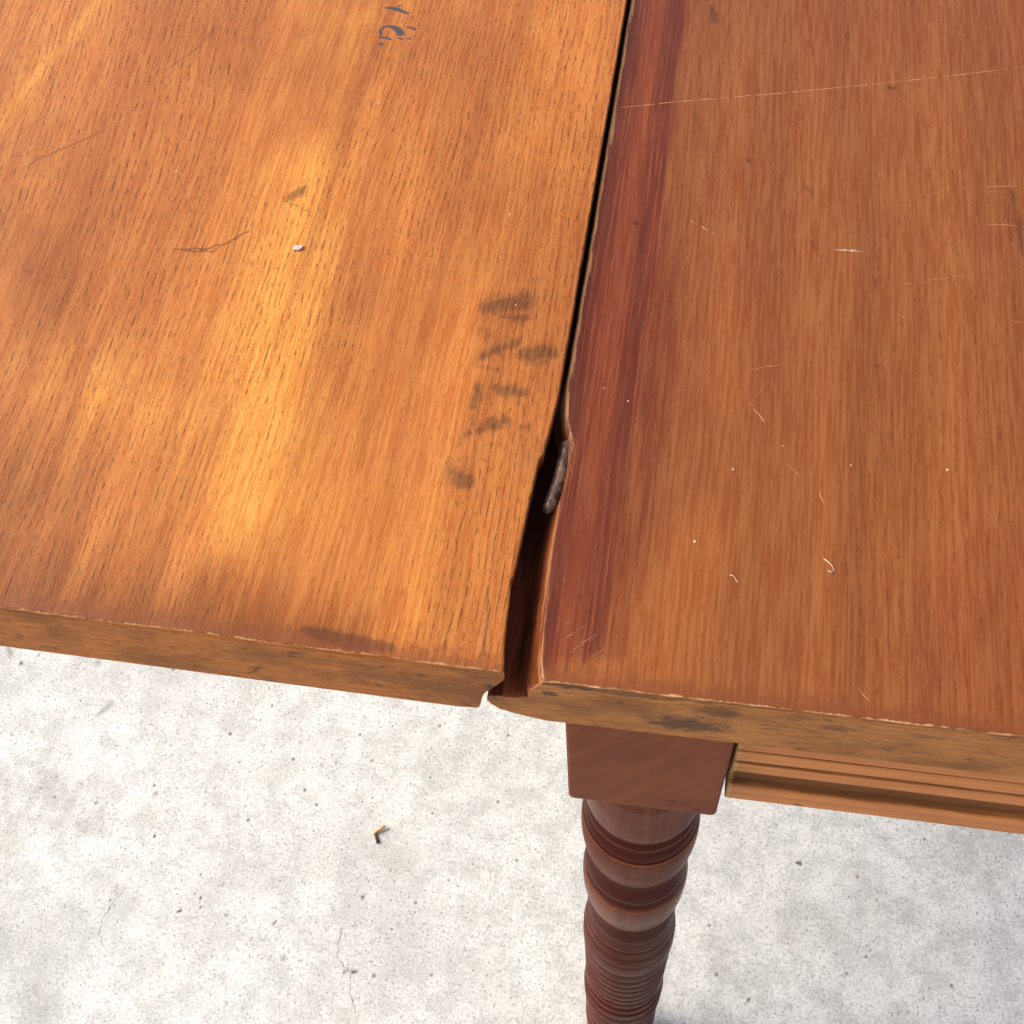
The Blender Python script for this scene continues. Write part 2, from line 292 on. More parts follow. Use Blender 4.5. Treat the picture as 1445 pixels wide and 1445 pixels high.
# ------------------------------------------------------------------ node helper
class NT:
    def __init__(self, name):
        self.mat = bpy.data.materials.new(name)
        self.mat.use_nodes = True
        self.t = self.mat.node_tree
        self.b = self.t.nodes['Principled BSDF']
        self.pos = self.n('ShaderNodeTexCoord').outputs['Object']
        s = self.n('ShaderNodeSeparateXYZ')
        self.put(s.inputs[0], self.pos)
        self.x, self.y, self.z = s.outputs
    def n(self, t, **kw):
        o = self.t.nodes.new(t)
        for k, v in kw.items(): setattr(o, k, v)
        return o
    def put(self, sock, v):
        if isinstance(v, bpy.types.NodeSocket): self.t.links.new(v, sock)
        elif isinstance(v, (tuple, list)) and sock.type == 'RGBA' and len(v) == 3: sock.default_value = (*v, 1)
        else: sock.default_value = v
    def m(self, op, a, b=0.0, c=0.0, clamp=False):
        o = self.n('ShaderNodeMath', operation=op, use_clamp=clamp)
        self.put(o.inputs[0], a); self.put(o.inputs[1], b); self.put(o.inputs[2], c)
        return o.outputs[0]
    def add(self, a, b): return self.m('ADD', a, b)
    def mul(self, a, b): return self.m('MULTIPLY', a, b)
    def ss(self, v, a, b, lo=0.0, hi=1.0):
        o = self.n('ShaderNodeMapRange', interpolation_type='SMOOTHSTEP')
        for s, q in zip(o.inputs[:5], (v, a, b, lo, hi)): self.put(s, q)
        return o.outputs[0]
    def vec(self, x, y, z=0.0):
        o = self.n('ShaderNodeCombineXYZ')
        for s, q in zip(o.inputs, (x, y, z)): self.put(s, q)
        return o.outputs[0]
    def sv(self, sx, sy, sz=1.0, x=None, y=None, z=None):
        return self.vec(self.mul(x if x is not None else self.x, sx), self.mul(y if y is not None else self.y, sy),
                        self.mul(z if z is not None else self.z, sz))
    def noise(self, v, scale=1.0, detail=3.0, rough=0.55, dist=0.0):
        o = self.n('ShaderNodeTexNoise')
        self.put(o.inputs['Vector'], v)
        o.inputs['Scale'].default_value = scale; o.inputs['Detail'].default_value = detail
        o.inputs['Roughness'].default_value = rough; o.inputs['Distortion'].default_value = dist
        return o.outputs['Fac']
    def voro(self, v, scale=1.0, feature='F1'):
        o = self.n('ShaderNodeTexVoronoi', feature=feature)
        self.put(o.inputs['Vector'], v); o.inputs['Scale'].default_value = scale
        return o
    def mix(self, f, a, b, mode='MIX'):
        o = self.n('ShaderNodeMix', data_type='RGBA', blend_type=mode)
        self.put(o.inputs[0], f); self.put(o.inputs[6], a); self.put(o.inputs[7], b)
        return o.outputs[2]
    def attr(self, name):
        return self.n('ShaderNodeAttribute', attribute_name=name).outputs['Fac']
    def bump(self, h, dist=0.0005, strength=1.0, normal=None):
        o = self.n('ShaderNodeBump')
        self.put(o.inputs['Height'], h); o.inputs['Distance'].default_value = dist; o.inputs['Strength'].default_value = strength
        if normal: self.put(o.inputs['Normal'], normal)
        return o.outputs[0]
    def out(self, color, rough=0.4, normal=None, coat=0.0, coat_rough=0.1, spec=0.5, metal=0.0, cn=None):
        b = self.b
        self.put(b.inputs['Base Color'], color); self.put(b.inputs['Roughness'], rough)
        self.put(b.inputs['Coat Weight'], coat); self.put(b.inputs['Coat Roughness'], coat_rough)
        self.put(b.inputs['Specular IOR Level'], spec); self.put(b.inputs['Metallic'], metal)
        if normal:
            self.put(b.inputs['Normal'], normal)
            if not isinstance(coat, float) or coat: self.put(b.inputs['Coat Normal'], cn or normal)
        return self.mat

def board_top_material(name, leaf):
    k = NT(name)
    warp = k.m('SUBTRACT', k.noise(k.sv(9, 2.2), detail=2), 0.5)
    if leaf:
        wx = k.add(k.x, k.mul(warp, 0.014))
        # the grain swings outward and widens towards the outer side of the leaf
        wx = k.add(wx, k.mul(k.mul(k.mul(k.y, k.y), k.ss(k.x, -.10, -.20)), 0.25))
    else:
        wx = k.add(k.x, k.mul(warp, 0.012))
    band = k.noise(k.sv(75, 2.0, 0, x=wx), detail=4, rough=0.6)          # broad growth bands
    fine = k.noise(k.sv(1000, 40, 0, x=wx), detail=5, rough=0.72)          # fibres
    blotch = k.noise(k.sv(16, 11), detail=4, rough=0.6)
    if leaf:
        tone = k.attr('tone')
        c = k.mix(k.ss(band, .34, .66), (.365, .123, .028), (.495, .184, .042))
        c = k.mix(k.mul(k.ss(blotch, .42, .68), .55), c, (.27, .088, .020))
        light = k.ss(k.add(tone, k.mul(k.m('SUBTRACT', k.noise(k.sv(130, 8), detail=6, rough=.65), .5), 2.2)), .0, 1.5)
        c = k.mix(k.mul(light, .70), c, (.72, .34, .062))  # golden glow on the leaf, painted into its colour
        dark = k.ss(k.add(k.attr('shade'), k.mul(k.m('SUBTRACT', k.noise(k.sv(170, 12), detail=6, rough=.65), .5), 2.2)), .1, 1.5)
        c = k.mix(k.mul(dark, .75), c, (.17, .048, .006))  # painted shading, strongest along the leaf's front left
    else:
        c = k.mix(k.ss(band, .30, .70), (.192, .064, .018), (.258, .090, .024))
        c = k.mix(k.mul(k.ss(blotch, .45, .7), .5), c, (.19, .052, .018))
        # the red-brown stripe of heavier stain beside the joint
        d = k.add(k.x, k.add(k.mul(k.m('SUBTRACT', k.noise(k.sv(150, 10), detail=5), .5), .026), k.mul(k.y, .012)))
        stripe = k.m('SUBTRACT', 1.0, k.ss(d, .0215, .0320))
        stripe = k.mul(stripe, k.ss(k.add(k.y, k.mul(k.m('SUBTRACT', k.noise(k.sv(300, 60), detail=3), .5), .03)), .002, .012))
        streak = k.ss(k.noise(k.sv(1100, 16), detail=5, rough=.75), .50, .62)
        sc = k.mix(k.mul(streak, .75), (.100, .020, .009), (.23, .055, .016))
        inner = k.ss(k.m('ABSOLUTE', k.m('SUBTRACT', k.x, .0115)), .001, .0055)
        sc = k.mix(k.mul(k.m('SUBTRACT', 1.0, inner), .45), sc, (.26, .066, .020))
        c = k.mix(k.mul(stripe, .9), c, sc)
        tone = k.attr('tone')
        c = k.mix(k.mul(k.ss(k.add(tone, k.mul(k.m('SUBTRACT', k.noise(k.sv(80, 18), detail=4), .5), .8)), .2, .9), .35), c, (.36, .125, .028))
    c = k.mix(k.mul(k.ss(fine, .42, .58), .85 if not leaf else .75), c, (.80, .58, .42), 'MULTIPLY')
    # open pores: dashes that follow the growth lines, and scattered short ones
    step = .0021 if leaf else .0033
    saw = k.m('FRACT', k.m('DIVIDE', k.add(wx, k.mul(k.noise(k.sv(40, 11), detail=3), .012)), step))
    onring = k.m('SUBTRACT', 1.0, k.ss(k.m('ABSOLUTE', k.m('SUBTRACT', saw, .5)), .05, .17))
    dash = k.noise(k.sv(900, 210, 0, x=wx), detail=4, rough=.75)
    zone = k.ss(k.noise(k.sv(18, 6), detail=2), .34, .50)
    ringp = k.mul(k.mul(onring, k.ss(dash, .46, .60)), zone)
    shortp = k.ss(k.noise(k.sv(2500, 330, 0, x=wx), detail=3, rough=.6), .56, .66)
    pore = k.m('MAXIMUM', ringp, k.mul(shortp, .62))
    c = k.mix(k.mul(pore, .74 if leaf else .42), c, (.075, .020, .004) if leaf else (.060, .014, .006))
    # stains, thin dark lines, ink: mesh fields sharpened with noise here
    sn = k.m('SUBTRACT', k.noise(k.sv(170, 140), detail=7, rough=.78, dist=.6), .5)
    st = k.attr('stain')
    sm = k.ss(k.add(st, k.mul(sn, 2.8)), .20, 1.0)
    sm = k.mul(sm, k.ss(st, .0, .9, .15, .85))
    c = k.mix(k.mul(sm, .85), c, k.mix(1.0, c, (.30, .36, .55) if leaf else (.34, .40, .55), 'MULTIPLY'))
    ln = k.attr('line')
    c = k.mix(k.mul(k.ss(k.add(ln, k.mul(k.m('SUBTRACT', k.noise(k.sv(700, 500), detail=2), .5), .7)), .2, .7), .75), c, (.11, .050, .018))
    if leaf:
        ik = k.attr('ink')
        c = k.mix(k.mul(k.ss(k.add(ik, k.mul(sn, .35)), .18, .34), .93), c, (.045, .050, .058))
    # worn, unvarnished wood along the arrises
    en = k.m('SUBTRACT', k.noise(k.sv(260, 260, 0), detail=4, rough=.7), .5)
    raw = k.m('SUBTRACT', 1.0, k.ss(k.add(k.y, k.mul(en, .0022)), .0001, .00045))
    burnt = k.mul(k.m('SUBTRACT', 1.0, k.ss(k.add(k.y, k.mul(en, .016)), .0015, .0065)), .55 if leaf else .6)
    c = k.mix(burnt, c, (.15, .042, .014))
    ed = k.attr('edge')
    if not leaf:
        en2 = k.m('SUBTRACT', k.noise(k.sv(900, 55), detail=5, rough=.75), .5)
        far = k.ss(k.y, .078, .092)
        raw2 = k.m('SUBTRACT', 1.0, k.ss(k.add(k.m('SUBTRACT', ed, k.mul(far, .0013)), k.mul(en2, .0052)), -.0006, .0003))
        c = k.mix(k.mul(raw2, k.add(.45, k.mul(far, .4))), c, (.52, .24, .085))
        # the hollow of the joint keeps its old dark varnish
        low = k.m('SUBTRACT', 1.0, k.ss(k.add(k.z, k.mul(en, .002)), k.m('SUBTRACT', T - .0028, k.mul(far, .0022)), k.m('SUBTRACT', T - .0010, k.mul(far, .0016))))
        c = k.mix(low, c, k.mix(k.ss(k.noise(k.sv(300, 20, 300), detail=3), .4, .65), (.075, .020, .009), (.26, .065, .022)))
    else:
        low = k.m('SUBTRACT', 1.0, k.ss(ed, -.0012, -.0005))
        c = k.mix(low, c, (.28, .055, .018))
    c = k.mix(k.mul(raw, k.ss(k.noise(k.sv(90, 90, 0), detail=4, rough=.7), .40, .60, .25, .9)), c, (.56, .30, .13))
    # tiny pale specks of dust in the finish
    v = k.voro(k.sv(260, 190), 1.0)
    rnd = k.n('ShaderNodeSeparateColor'); k.put(rnd.inputs[0], v.outputs['Color'])
    speck = k.mul(k.m('LESS_THAN', v.outputs['Distance'], k.mul(rnd.outputs[1], .09)), k.m('GREATER_THAN', rnd.outputs[0], .955 if not leaf else .98))
    c = k.mix(k.mul(speck, .75), c, (.80, .58, .38))
    # relief
    h = k.add(k.mul(pore, -.35), k.mul(fine, .45))
    h = k.add(h, k.mul(k.noise(k.sv(1500, 800), detail=2), .9 if leaf else .35))
    h = k.add(h, k.mul(speck, 1.5))
    nb = k.bump(h, .00011 if leaf else .00007, .8)
    cn = k.bump(k.noise(k.sv(45, 14), detail=2), .0011, .5)
    cn = k.bump(h, .00004, .5, cn)
    nb = k.bump(k.noise(k.sv(45, 14), detail=2), .0011, .5, nb)
    rough = k.add(k.ss(k.noise(k.sv(30, 20), detail=3), .3, .7, .30, .46), k.mul(sm, .1))
    return k.out(c, rough, nb, coat=.30, coat_rough=k.ss(blotch, .3, .7, .08, .17), spec=.09, cn=cn)

def end_material(name, leaf):
    """sawn end of a board: pores run across, old dirt in patches"""
    k = NT(name)
    z = k.z
    g = k.noise(k.sv(60, 1, 700), detail=4, rough=.65)
    g2 = k.noise(k.sv(240, 1, 1500), detail=3)
    if leaf: c = k.mix(k.ss(g, .35, .65), (.42, .130, .028), (.56, .200, .046))
    else:    c = k.mix(k.ss(g, .35, .65), (.38, .135, .036), (.50, .200, .052))
    c = k.mix(k.mul(k.ss(g2, .5, .68), .55), c, (.16, .062, .022))
    bl = k.noise(k.sv(26, 1, 50), detail=5, rough=.65)
    c = k.mix(k.mul(k.ss(bl, .44, .66), .7), c, (.17, .065, .022))
    dirt = k.ss(k.noise(k.sv(85, 1, 170), detail=5, rough=.7, dist=.4), .56, .70)
    c = k.mix(k.mul(dirt, .75), c, (.035, .024, .018))
    tick = k.ss(k.noise(k.vec(k.mul(k.add(k.x, k.mul(z, -.35)), 160), 0, k.mul(z, 1100)), detail=3, rough=.6), .62, .70)
    c = k.mix(k.mul(tick, .6), c, (.07, .03, .012))
    if leaf:
        saw = k.noise(k.vec(k.mul(k.add(k.x, k.mul(z, .55)), 900), 0, 0), detail=1)
        c = k.mix(k.mul(k.mul(k.ss(saw, .52, .66), k.ss(k.noise(k.sv(22, 1, 22), detail=2), .42, .58)), .6), c, (.13, .05, .018))
    else:
        # black grime rubbed in by the leg and further along
        for cx, cz, rx, rz, s in ((.045, .722, .012, .0055, .9), (.052, .733, .008, .004, .7), (.0075, .732, .003, .0016, 1.0), (.083, .731, .006, .0025, .6),
                                  (.012, .7385, .010, .0016, .9), (.028, .7375, .016, .0014, .7), (.105, .732, .004, .0015, .5), (-.002, .729, .004, .003, .8)):
            dx = k.m('DIVIDE', k.m('SUBTRACT', k.x, cx), rx); dz = k.m('DIVIDE', k.m('SUBTRACT', z, cz), rz)
            r = k.m('SQRT', k.add(k.mul(dx, dx), k.mul(dz, dz)))
            mk = k.ss(k.add(r, k.mul(k.m('SUBTRACT', k.noise(k.sv(260, 1, 420), detail=5, rough=.7), .5), 2.6)), .5, 1.15, s, 0.0)
            c = k.mix(k.mul(mk, .8), c, (.040, .026, .020))
    top = T + .003 if leaf else T
    lip = k.ss(k.add(z, k.mul(k.m('SUBTRACT', k.noise(k.sv(300, 1, 300), detail=4), .5), .0022)), top - .0022, top - .0006)
    c = k.mix(k.mul(lip, 0.0 if leaf else .65), c, (.17, .052, .018))
    h = k.add(g2, k.mul(dirt, -.5))
    return k.out(c, .6, k.bump(h, .00025, .6), spec=.10)

def plain_wood(name, c0, c1, dark, axis='x', rough=.42, coat=.3, scale=1.0, grooves=False):
    k = NT(name)
    s = {'x': (7, 320, 320), 'y': (320, 7, 320), 'z': (320, 320, 7)}[axis]
    s = [q * scale for q in s]
    g = k.noise(k.sv(*s), detail=4, rough=.6)
    b = k.noise(k.sv(30, 30, 30), detail=4)
    c = k.mix(k.ss(g, .35, .65), c0, c1)
    c = k.mix(k.mul(k.ss(b, .45, .7), .5), c, dark)
    p = k.ss(k.noise(k.sv(*[q * 3.2 for q in s]), detail=2), .62, .72)
    c = k.mix(k.mul(p, .35), c, dark)
    if grooves:
        gr = k.add(k.attr('groove'), k.mul(k.m('SUBTRACT', k.noise(k.sv(90, 90, 90), detail=2), .5), .25))
        c = k.mix(k.mul(k.ss(gr, .25, .75), .92), c, (.058, .0085, .0052))
        wear = k.attr('wear')
        c = k.mix(k.mul(k.ss(k.add(wear, k.mul(k.m('SUBTRACT', k.noise(k.sv(120, 120, 120), detail=3), .5), .8)), .5, .95), .5), c, (.33, .125, .060))
    h = k.add(k.mul(g, .5), k.mul(p, -1.0))
    nb = k.bump(h, .00010, .6)
    nb = k.bump(k.noise(k.sv(70, 70, 70), detail=2), .0008, .35, nb)
    return k.out(c, k.ss(b, .3, .7, rough - .06, rough + .1), nb, coat=coat, coat_rough=.10, spec=k.ss(k.attr('groove'), .2, .8, .016, .006) if grooves else .1)

def block_material():
    k = NT('smooth red brown leg block')
    u = k.add(k.mul(k.x, .85), k.mul(k.z, -.55)); v = k.add(k.mul(k.x, .5), k.mul(k.z, .85))
    g = k.noise(k.vec(k.mul(u, 330), k.mul(k.y, 300), k.mul(v, 28)), detail=4, rough=.6)
    b = k.noise(k.sv(28, 28, 28), detail=4)
    c = k.mix(k.ss(g, .3, .7), (.190, .054, .023), (.230, .068, .028))
    c = k.mix(k.mul(k.ss(b, .45, .7), .4), c, (.135, .038, .022))
    w = k.voro(k.vec(k.mul(u, 55), 0, k.mul(v, 9)), 1.0, 'DISTANCE_TO_EDGE')
    crack = k.mul(k.m('SUBTRACT', 1.0, k.ss(w.outputs['Distance'], .004, .02)), k.ss(k.noise(k.sv(40, 1, 40), detail=3), .56, .66))
    c = k.mix(k.mul(crack, .7), c, (.05, .012, .008))
    return k.out(c, .50, k.bump(k.add(g, k.mul(crack, -2)), .00008, .5), spec=.03)

def apron_material():
    k = NT('orange brown moulded apron wood')
    g = k.noise(k.sv(6, 500, 500), detail=4, rough=.6)
    c = k.mix(k.ss(g, .35, .65), (.50, .165, .038), (.62, .215, .052))
    b = k.noise(k.sv(20, 60, 60), detail=4)
    c = k.mix(k.mul(k.ss(b, .45, .7), .4), c, (.30, .085, .030))
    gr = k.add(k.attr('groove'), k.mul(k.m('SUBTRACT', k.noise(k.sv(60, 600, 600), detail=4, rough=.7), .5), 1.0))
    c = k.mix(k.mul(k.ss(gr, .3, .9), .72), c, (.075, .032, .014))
    dx = k.m('DIVIDE', k.m('SUBTRACT', k.x, .0875), .0022); dz = k.m('DIVIDE', k.m('SUBTRACT', k.z, .6232), .0011)
    knot = k.ss(k.add(k.m('SQRT', k.add(k.mul(dx, dx), k.mul(dz, dz))), k.mul(k.noise(k.sv(500, 500, 500)), .6)), .7, 1.3, 1, 0)
    c = k.mix(k.mul(knot, .8), c, (.05, .012, .012))
    endr = k.m('SUBTRACT', 1.0, k.ss(k.add(k.x, k.mul(k.m('SUBTRACT', k.noise(k.sv(1, 600, 600), detail=3), .5), .004)), .0632, .0648))
    c = k.mix(k.mul(endr, .8), c, (.66, .38, .13))
    return k.out(c, .45, k.bump(g, .0001, .6), spec=.10)

def simple(name, color, rough, metal=0.0, bumpd=.0002, scale=600, c2=None):
    k = NT(name)
    n = k.noise(k.pos, scale, 4, .6)
    c = k.mix(k.ss(n, .35, .65), color, c2 or tuple(q * .6 for q in color))
    return k.out(c, rough, k.bump(n, bumpd, .7), metal=metal)

def concrete_material():
    k = NT('pale weathered concrete')
    big = k.noise(k.sv(5.5, 5.5), detail=5, rough=.6)
    mid = k.noise(k.sv(38, 38), detail=8, rough=.78)
    grit = k.noise(k.sv(420, 420), detail=4, rough=.75)
    fine = k.noise(k.sv(1100, 1100), detail=2)
    c = k.mix(k.ss(mid, .40, .58), (.455, .470, .452), (.600, .614, .594))
    c = k.mix(k.mul(k.ss(big, .48, .68), .55), c, (.37, .385, .37))
    c = k.mix(k.mul(k.ss(k.noise(k.sv(14, 11), detail=5), .56, .70), .45), c, (.43, .415, .37))
    c = k.mix(k.ss(grit, .50, .62, 0, .55), c, (.27, .275, .26))
    c = k.mix(k.ss(grit, .34, .46, .45, 0), c, (.72, .725, .71))
    # dark sand grains and pin holes
    v = k.voro(k.sv(420, 420), 1.0)
    rnd = k.n('ShaderNodeSeparateColor'); k.put(rnd.inputs[0], v.outputs['Color'])
    sp = k.mul(k.m('LESS_THAN', v.outputs['Distance'], k.mul(rnd.outputs[1], .42)), k.m('GREATER_THAN', rnd.outputs[0], .68))
    c = k.mix(k.mul(sp, .5), c, (.17, .165, .155))
    v2 = k.voro(k.add(0, 0) if False else k.sv(130, 130), 1.0)
    rnd2 = k.n('ShaderNodeSeparateColor'); k.put(rnd2.inputs[0], v2.outputs['Color'])
    sp2 = k.mul(k.m('LESS_THAN', k.add(v2.outputs['Distance'], k.mul(fine, .12)), k.mul(rnd2.outputs[1], .30)), k.m('GREATER_THAN', rnd2.outputs[0], .86))
    c = k.mix(k.mul(sp2, .7), c, k.mix(rnd2.outputs[2], (.10, .095, .09), (.24, .17, .13)))
    st = k.attr('stain')
    sn = k.m('SUBTRACT', k.noise(k.sv(140, 140), detail=7, rough=.8), .5)
    sm = k.mul(k.ss(k.add(st, k.mul(sn, 2.6)), .15, .95), k.ss(st, .0, 1.2, .2, .85))
    c = k.mix(sm, c, k.mix(k.ss(st, .9, 1.4), (.28, .28, .255), (.05, .045, .04)))
    ln = k.attr('line')
    lm = k.ss(k.add(ln, k.mul(k.m('SUBTRACT', k.noise(k.sv(260, 260), detail=5, rough=.7), .5), 2.0)), .25, 1.0)
    c = k.mix(k.mul(lm, k.ss(k.noise(k.sv(60, 60), detail=3), .46, .60, .0, .35)), c, (.20, .195, .18))
    h = k.add(k.mul(grit, 1.0), k.add(k.mul(sp, -1.2), k.mul(sp2, -1.5)))
    h = k.add(h, k.add(k.mul(mid, 1.6), k.mul(lm, -1.5)))
    return k.out(c, .85, k.bump(h, .0006, .8), spec=.3)

# ------------------------------------------------------------------ mesh field helpers (numpy)
def field(X, Y, feats, ysq=0.85, grow=1.0):
    """largest of strength * (1.3 - d / r) over chains of (x, y, r)"""
    out = np.zeros(X.shape)
    for pts, s in feats:
        if len(pts) == 1: pts = [pts[0], (pts[0][0] + 1e-5, pts[0][1], pts[0][2])]
        for (x0, y0, r0), (x1, y1, r1) in zip(pts[:-1], pts[1:]):
            r = max(r0, r1) * 1.4 + .0004
            ys = ysq
            bb = np.nonzero((X > min(x0, x1) - r) & (X < max(x0, x1) + r) & (Y > min(y0, y1) - r / ys) & (Y < max(y0, y1) + r / ys))
            if not len(bb[0]): continue
            px, py = X[bb] - x0, (Y[bb] - y0) * ys
            dx, dy = x1 - x0, (y1 - y0) * ys
            t = np.clip((px * dx + py * dy) / (dx * dx + dy * dy + 1e-12), 0, 1)
            d = np.hypot(px - t * dx, py - t * dy)
            rr = np.maximum((r0 + (r1 - r0) * t) * grow, .0004)
            val = s * np.clip(1.3 - d / rr, 0, 1.3)
            out[bb] = np.maximum(out[bb], val) if s > 0 else np.minimum(out[bb], val)
    return out

def wobble(t, seed, scale, octaves=3):
    out = np.zeros_like(t)
    amp = 1.0
    for o in range(octaves):
        r = np.random.default_rng(seed + o).uniform(-1, 1, 4096)
        s = np.asarray(t) * scale * 2 ** o + 100
        i = np.floor(s).astype(int) % 4095
        f = s - np.floor(s); f = f * f * (3 - 2 * f)
        out += amp * (r[i] * (1 - f) + r[i + 1] * f)
        amp *= .5
    return out

def grid_mesh(name, V, rows, cols, closed_cols=False):
    """V is rows x cols x 3; quads between neighbours"""
    i = np.arange(rows - 1)[:, None] * cols
    j = np.arange(cols if closed_cols else cols - 1)[None, :]
    j2 = (j + 1) % cols
    q = np.stack([i + j, i + j2, i + cols + j2, i + cols + j], -1).reshape(-1, 4)
    return V.reshape(-1, 3), q

def build_mesh(name, verts, quads, ngons, mats, attrs, ngon_mat=None):
    me = bpy.data.meshes.new(name)
    nq = len(quads)
    loops = [quads.reshape(-1)] + [np.array(g) for g in ngons]
    lt = np.concatenate([np.full(nq, 4)] + [np.array([len(g)]) for g in ngons]) if ngons else np.full(nq, 4)
    lv = np.concatenate(loops)
    ls = np.concatenate([[0], np.cumsum(lt)[:-1]])
    me.vertices.add(len(verts)); me.vertices.foreach_set('co', verts.astype(np.float32).reshape(-1))
    me.loops.add(len(lv)); me.loops.foreach_set('vertex_index', lv.astype(np.int32))
    me.polygons.add(len(lt)); me.polygons.foreach_set('loop_start', ls.astype(np.int32))
    me.polygons.foreach_set('loop_total', lt.astype(np.int32))
    for m in mats: me.materials.append(m)
    mi = np.zeros(len(lt), np.int32)
    if ngon_mat is not None: mi[nq:] = ngon_mat
    sm = np.ones(len(lt), bool); sm[nq:] = False
    me.polygons.foreach_set('material_index', mi)
    me.update(calc_edges=True)
    me.polygons.foreach_set('use_smooth', sm)
    for k, a in attrs.items():
        at = me.attributes.new(k, 'FLOAT', 'POINT')
        at.data.foreach_set('value', a.astype(np.float32).reshape(-1))
    me.validate()
    return me

# rows: dense where the photograph looks, coarse behind
Y_ROWS = np.concatenate([[0, .0002, .0005, .0009, .0014], np.arange(.0020, .315, .0005), np.linspace(.32, 1.05, 30)])
INSET = np.interp(Y_ROWS, [0, .0002, .0005, .0009, .0014], [.0005, .00028, .00012, .00003, 0])

def board(name, profile_fn, mats, feats, far_sign, zfun):
    prof0 = profile_fn(0.0)
    n = len(prof0[0]); R = len(Y_ROWS)
    V = np.zeros((R, n, 3)); E = np.zeros((R, n))
    for r, y in enumerate(Y_ROWS):
        xs, zs, ed = profile_fn(y)
        V[r, :, 0] = xs; V[r, :, 1] = y; V[r, :, 2] = zs; E[r] = ed
    X = V[..., 0]
    topmask = V[..., 2] > zfun(X) - .0006
    chips = .7 + .3 * wobble(X, 3, 260) + 2.2 * np.clip(wobble(X, 9, 120) - .75, 0, 1)
    V[..., 2] -= np.where(topmask, INSET[:, None] * np.clip(chips, .15, 2.5), -INSET[:, None] * .4)
    # front face is not perfectly flat
    V[0, :, 1] += .00018 * wobble(X[0], 21, 150)
    Yy = V[..., 1]
    attrs = {'edge': E}
    for key, fs in feats.items():
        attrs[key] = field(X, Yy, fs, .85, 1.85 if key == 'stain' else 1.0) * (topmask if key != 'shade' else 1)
    verts, quads = grid_mesh(name, V, R, n, closed_cols=True)
    if far_sign < 0: quads = quads[:, ::-1]
    front = list(range(n)); back = [(R - 1) * n + i for i in range(n)]
    ng = [front[::-1] if far_sign > 0 else front, back if far_sign > 0 else back[::-1]]
    return build_mesh(name, verts, quads, ng, mats, attrs, ngon_mat=1)

# ------------------------------------------------------------------ the setting
xs = np.concatenate([[-60, -20, -8, -3, -1.5, -.9], np.arange(-.62, .42, .0011), [.6, 1.2, 2.5, 6, 20, 60]])
ys = np.concatenate([[-60, -20, -8, -3, -1, -.4], np.arange(-.06, .34, .0011), [.5, .9, 1.5, 3, 8, 20, 60]])
GX, GY = np.meshgrid(xs, ys)
ZZ = np.zeros_like(GX)
inner = (np.abs(GX) < .7) & (np.abs(GY) < .4)
ZZ += np.where(inner, 1, 0) * (.00035 * np.sin(GX * 41 + 2 * np.sin(GY * 23)) * np.sin(GY * 37 + 1.5 * np.sin(GX * 19)))
Vg = np.stack([GX, GY, ZZ], -1)
gv, gq = grid_mesh('g', Vg, len(ys), len(xs))
gme = build_mesh('concrete_ground', gv, gq, [], [concrete_material()],
                 {'stain': field(GX, GY, FLOOR_STAINS, .8, 1.15), 'line': field(GX, GY, [([(x, y, max(r, .0009) * 1.2) for x, y, r in p], s) for p, s in FLOOR_LINES], .9)})
ground = link('concrete_ground', gme)
tag(ground, 'pale grey weathered concrete ground with hairline cracks', kind='structure')

# ------------------------------------------------------------------ the table
M_top = board_top_material('reddish varnished table top', False)
M_leaf = board_top_material('orange varnished drop leaf', True)
M_end_top = end_material('stained end grain of the top', False)
M_end_leaf = end_material('sawn end of the leaf', True)
M_turned = plain_wood('dark red varnished turning', (.120, .030, .013), (.165, .045, .019), (.085, .017, .008), 'z', rough=.30, coat=0.0, grooves=True)
M_block = block_material()
M_apron = apron_material()
M_plain = plain_wood('brown apron wood', (.22, .075, .035), (.29, .10, .045), (.14, .04, .02), 'y')
M_iron = simple('old dark hinge iron', (.20, .12, .08), .34, metal=.35, scale=320, c2=(.04, .018, .011))

table = bpy.data.objects.new('drop_leaf_table', None)
col.objects.link(table)
tag(table, 'worn reddish brown wooden drop leaf table with turned legs standing on concrete', 'table')

def smooth_interp(y, pts):
    return float(np.interp(y, [p[0] for p in pts], [p[1] for p in pts]))

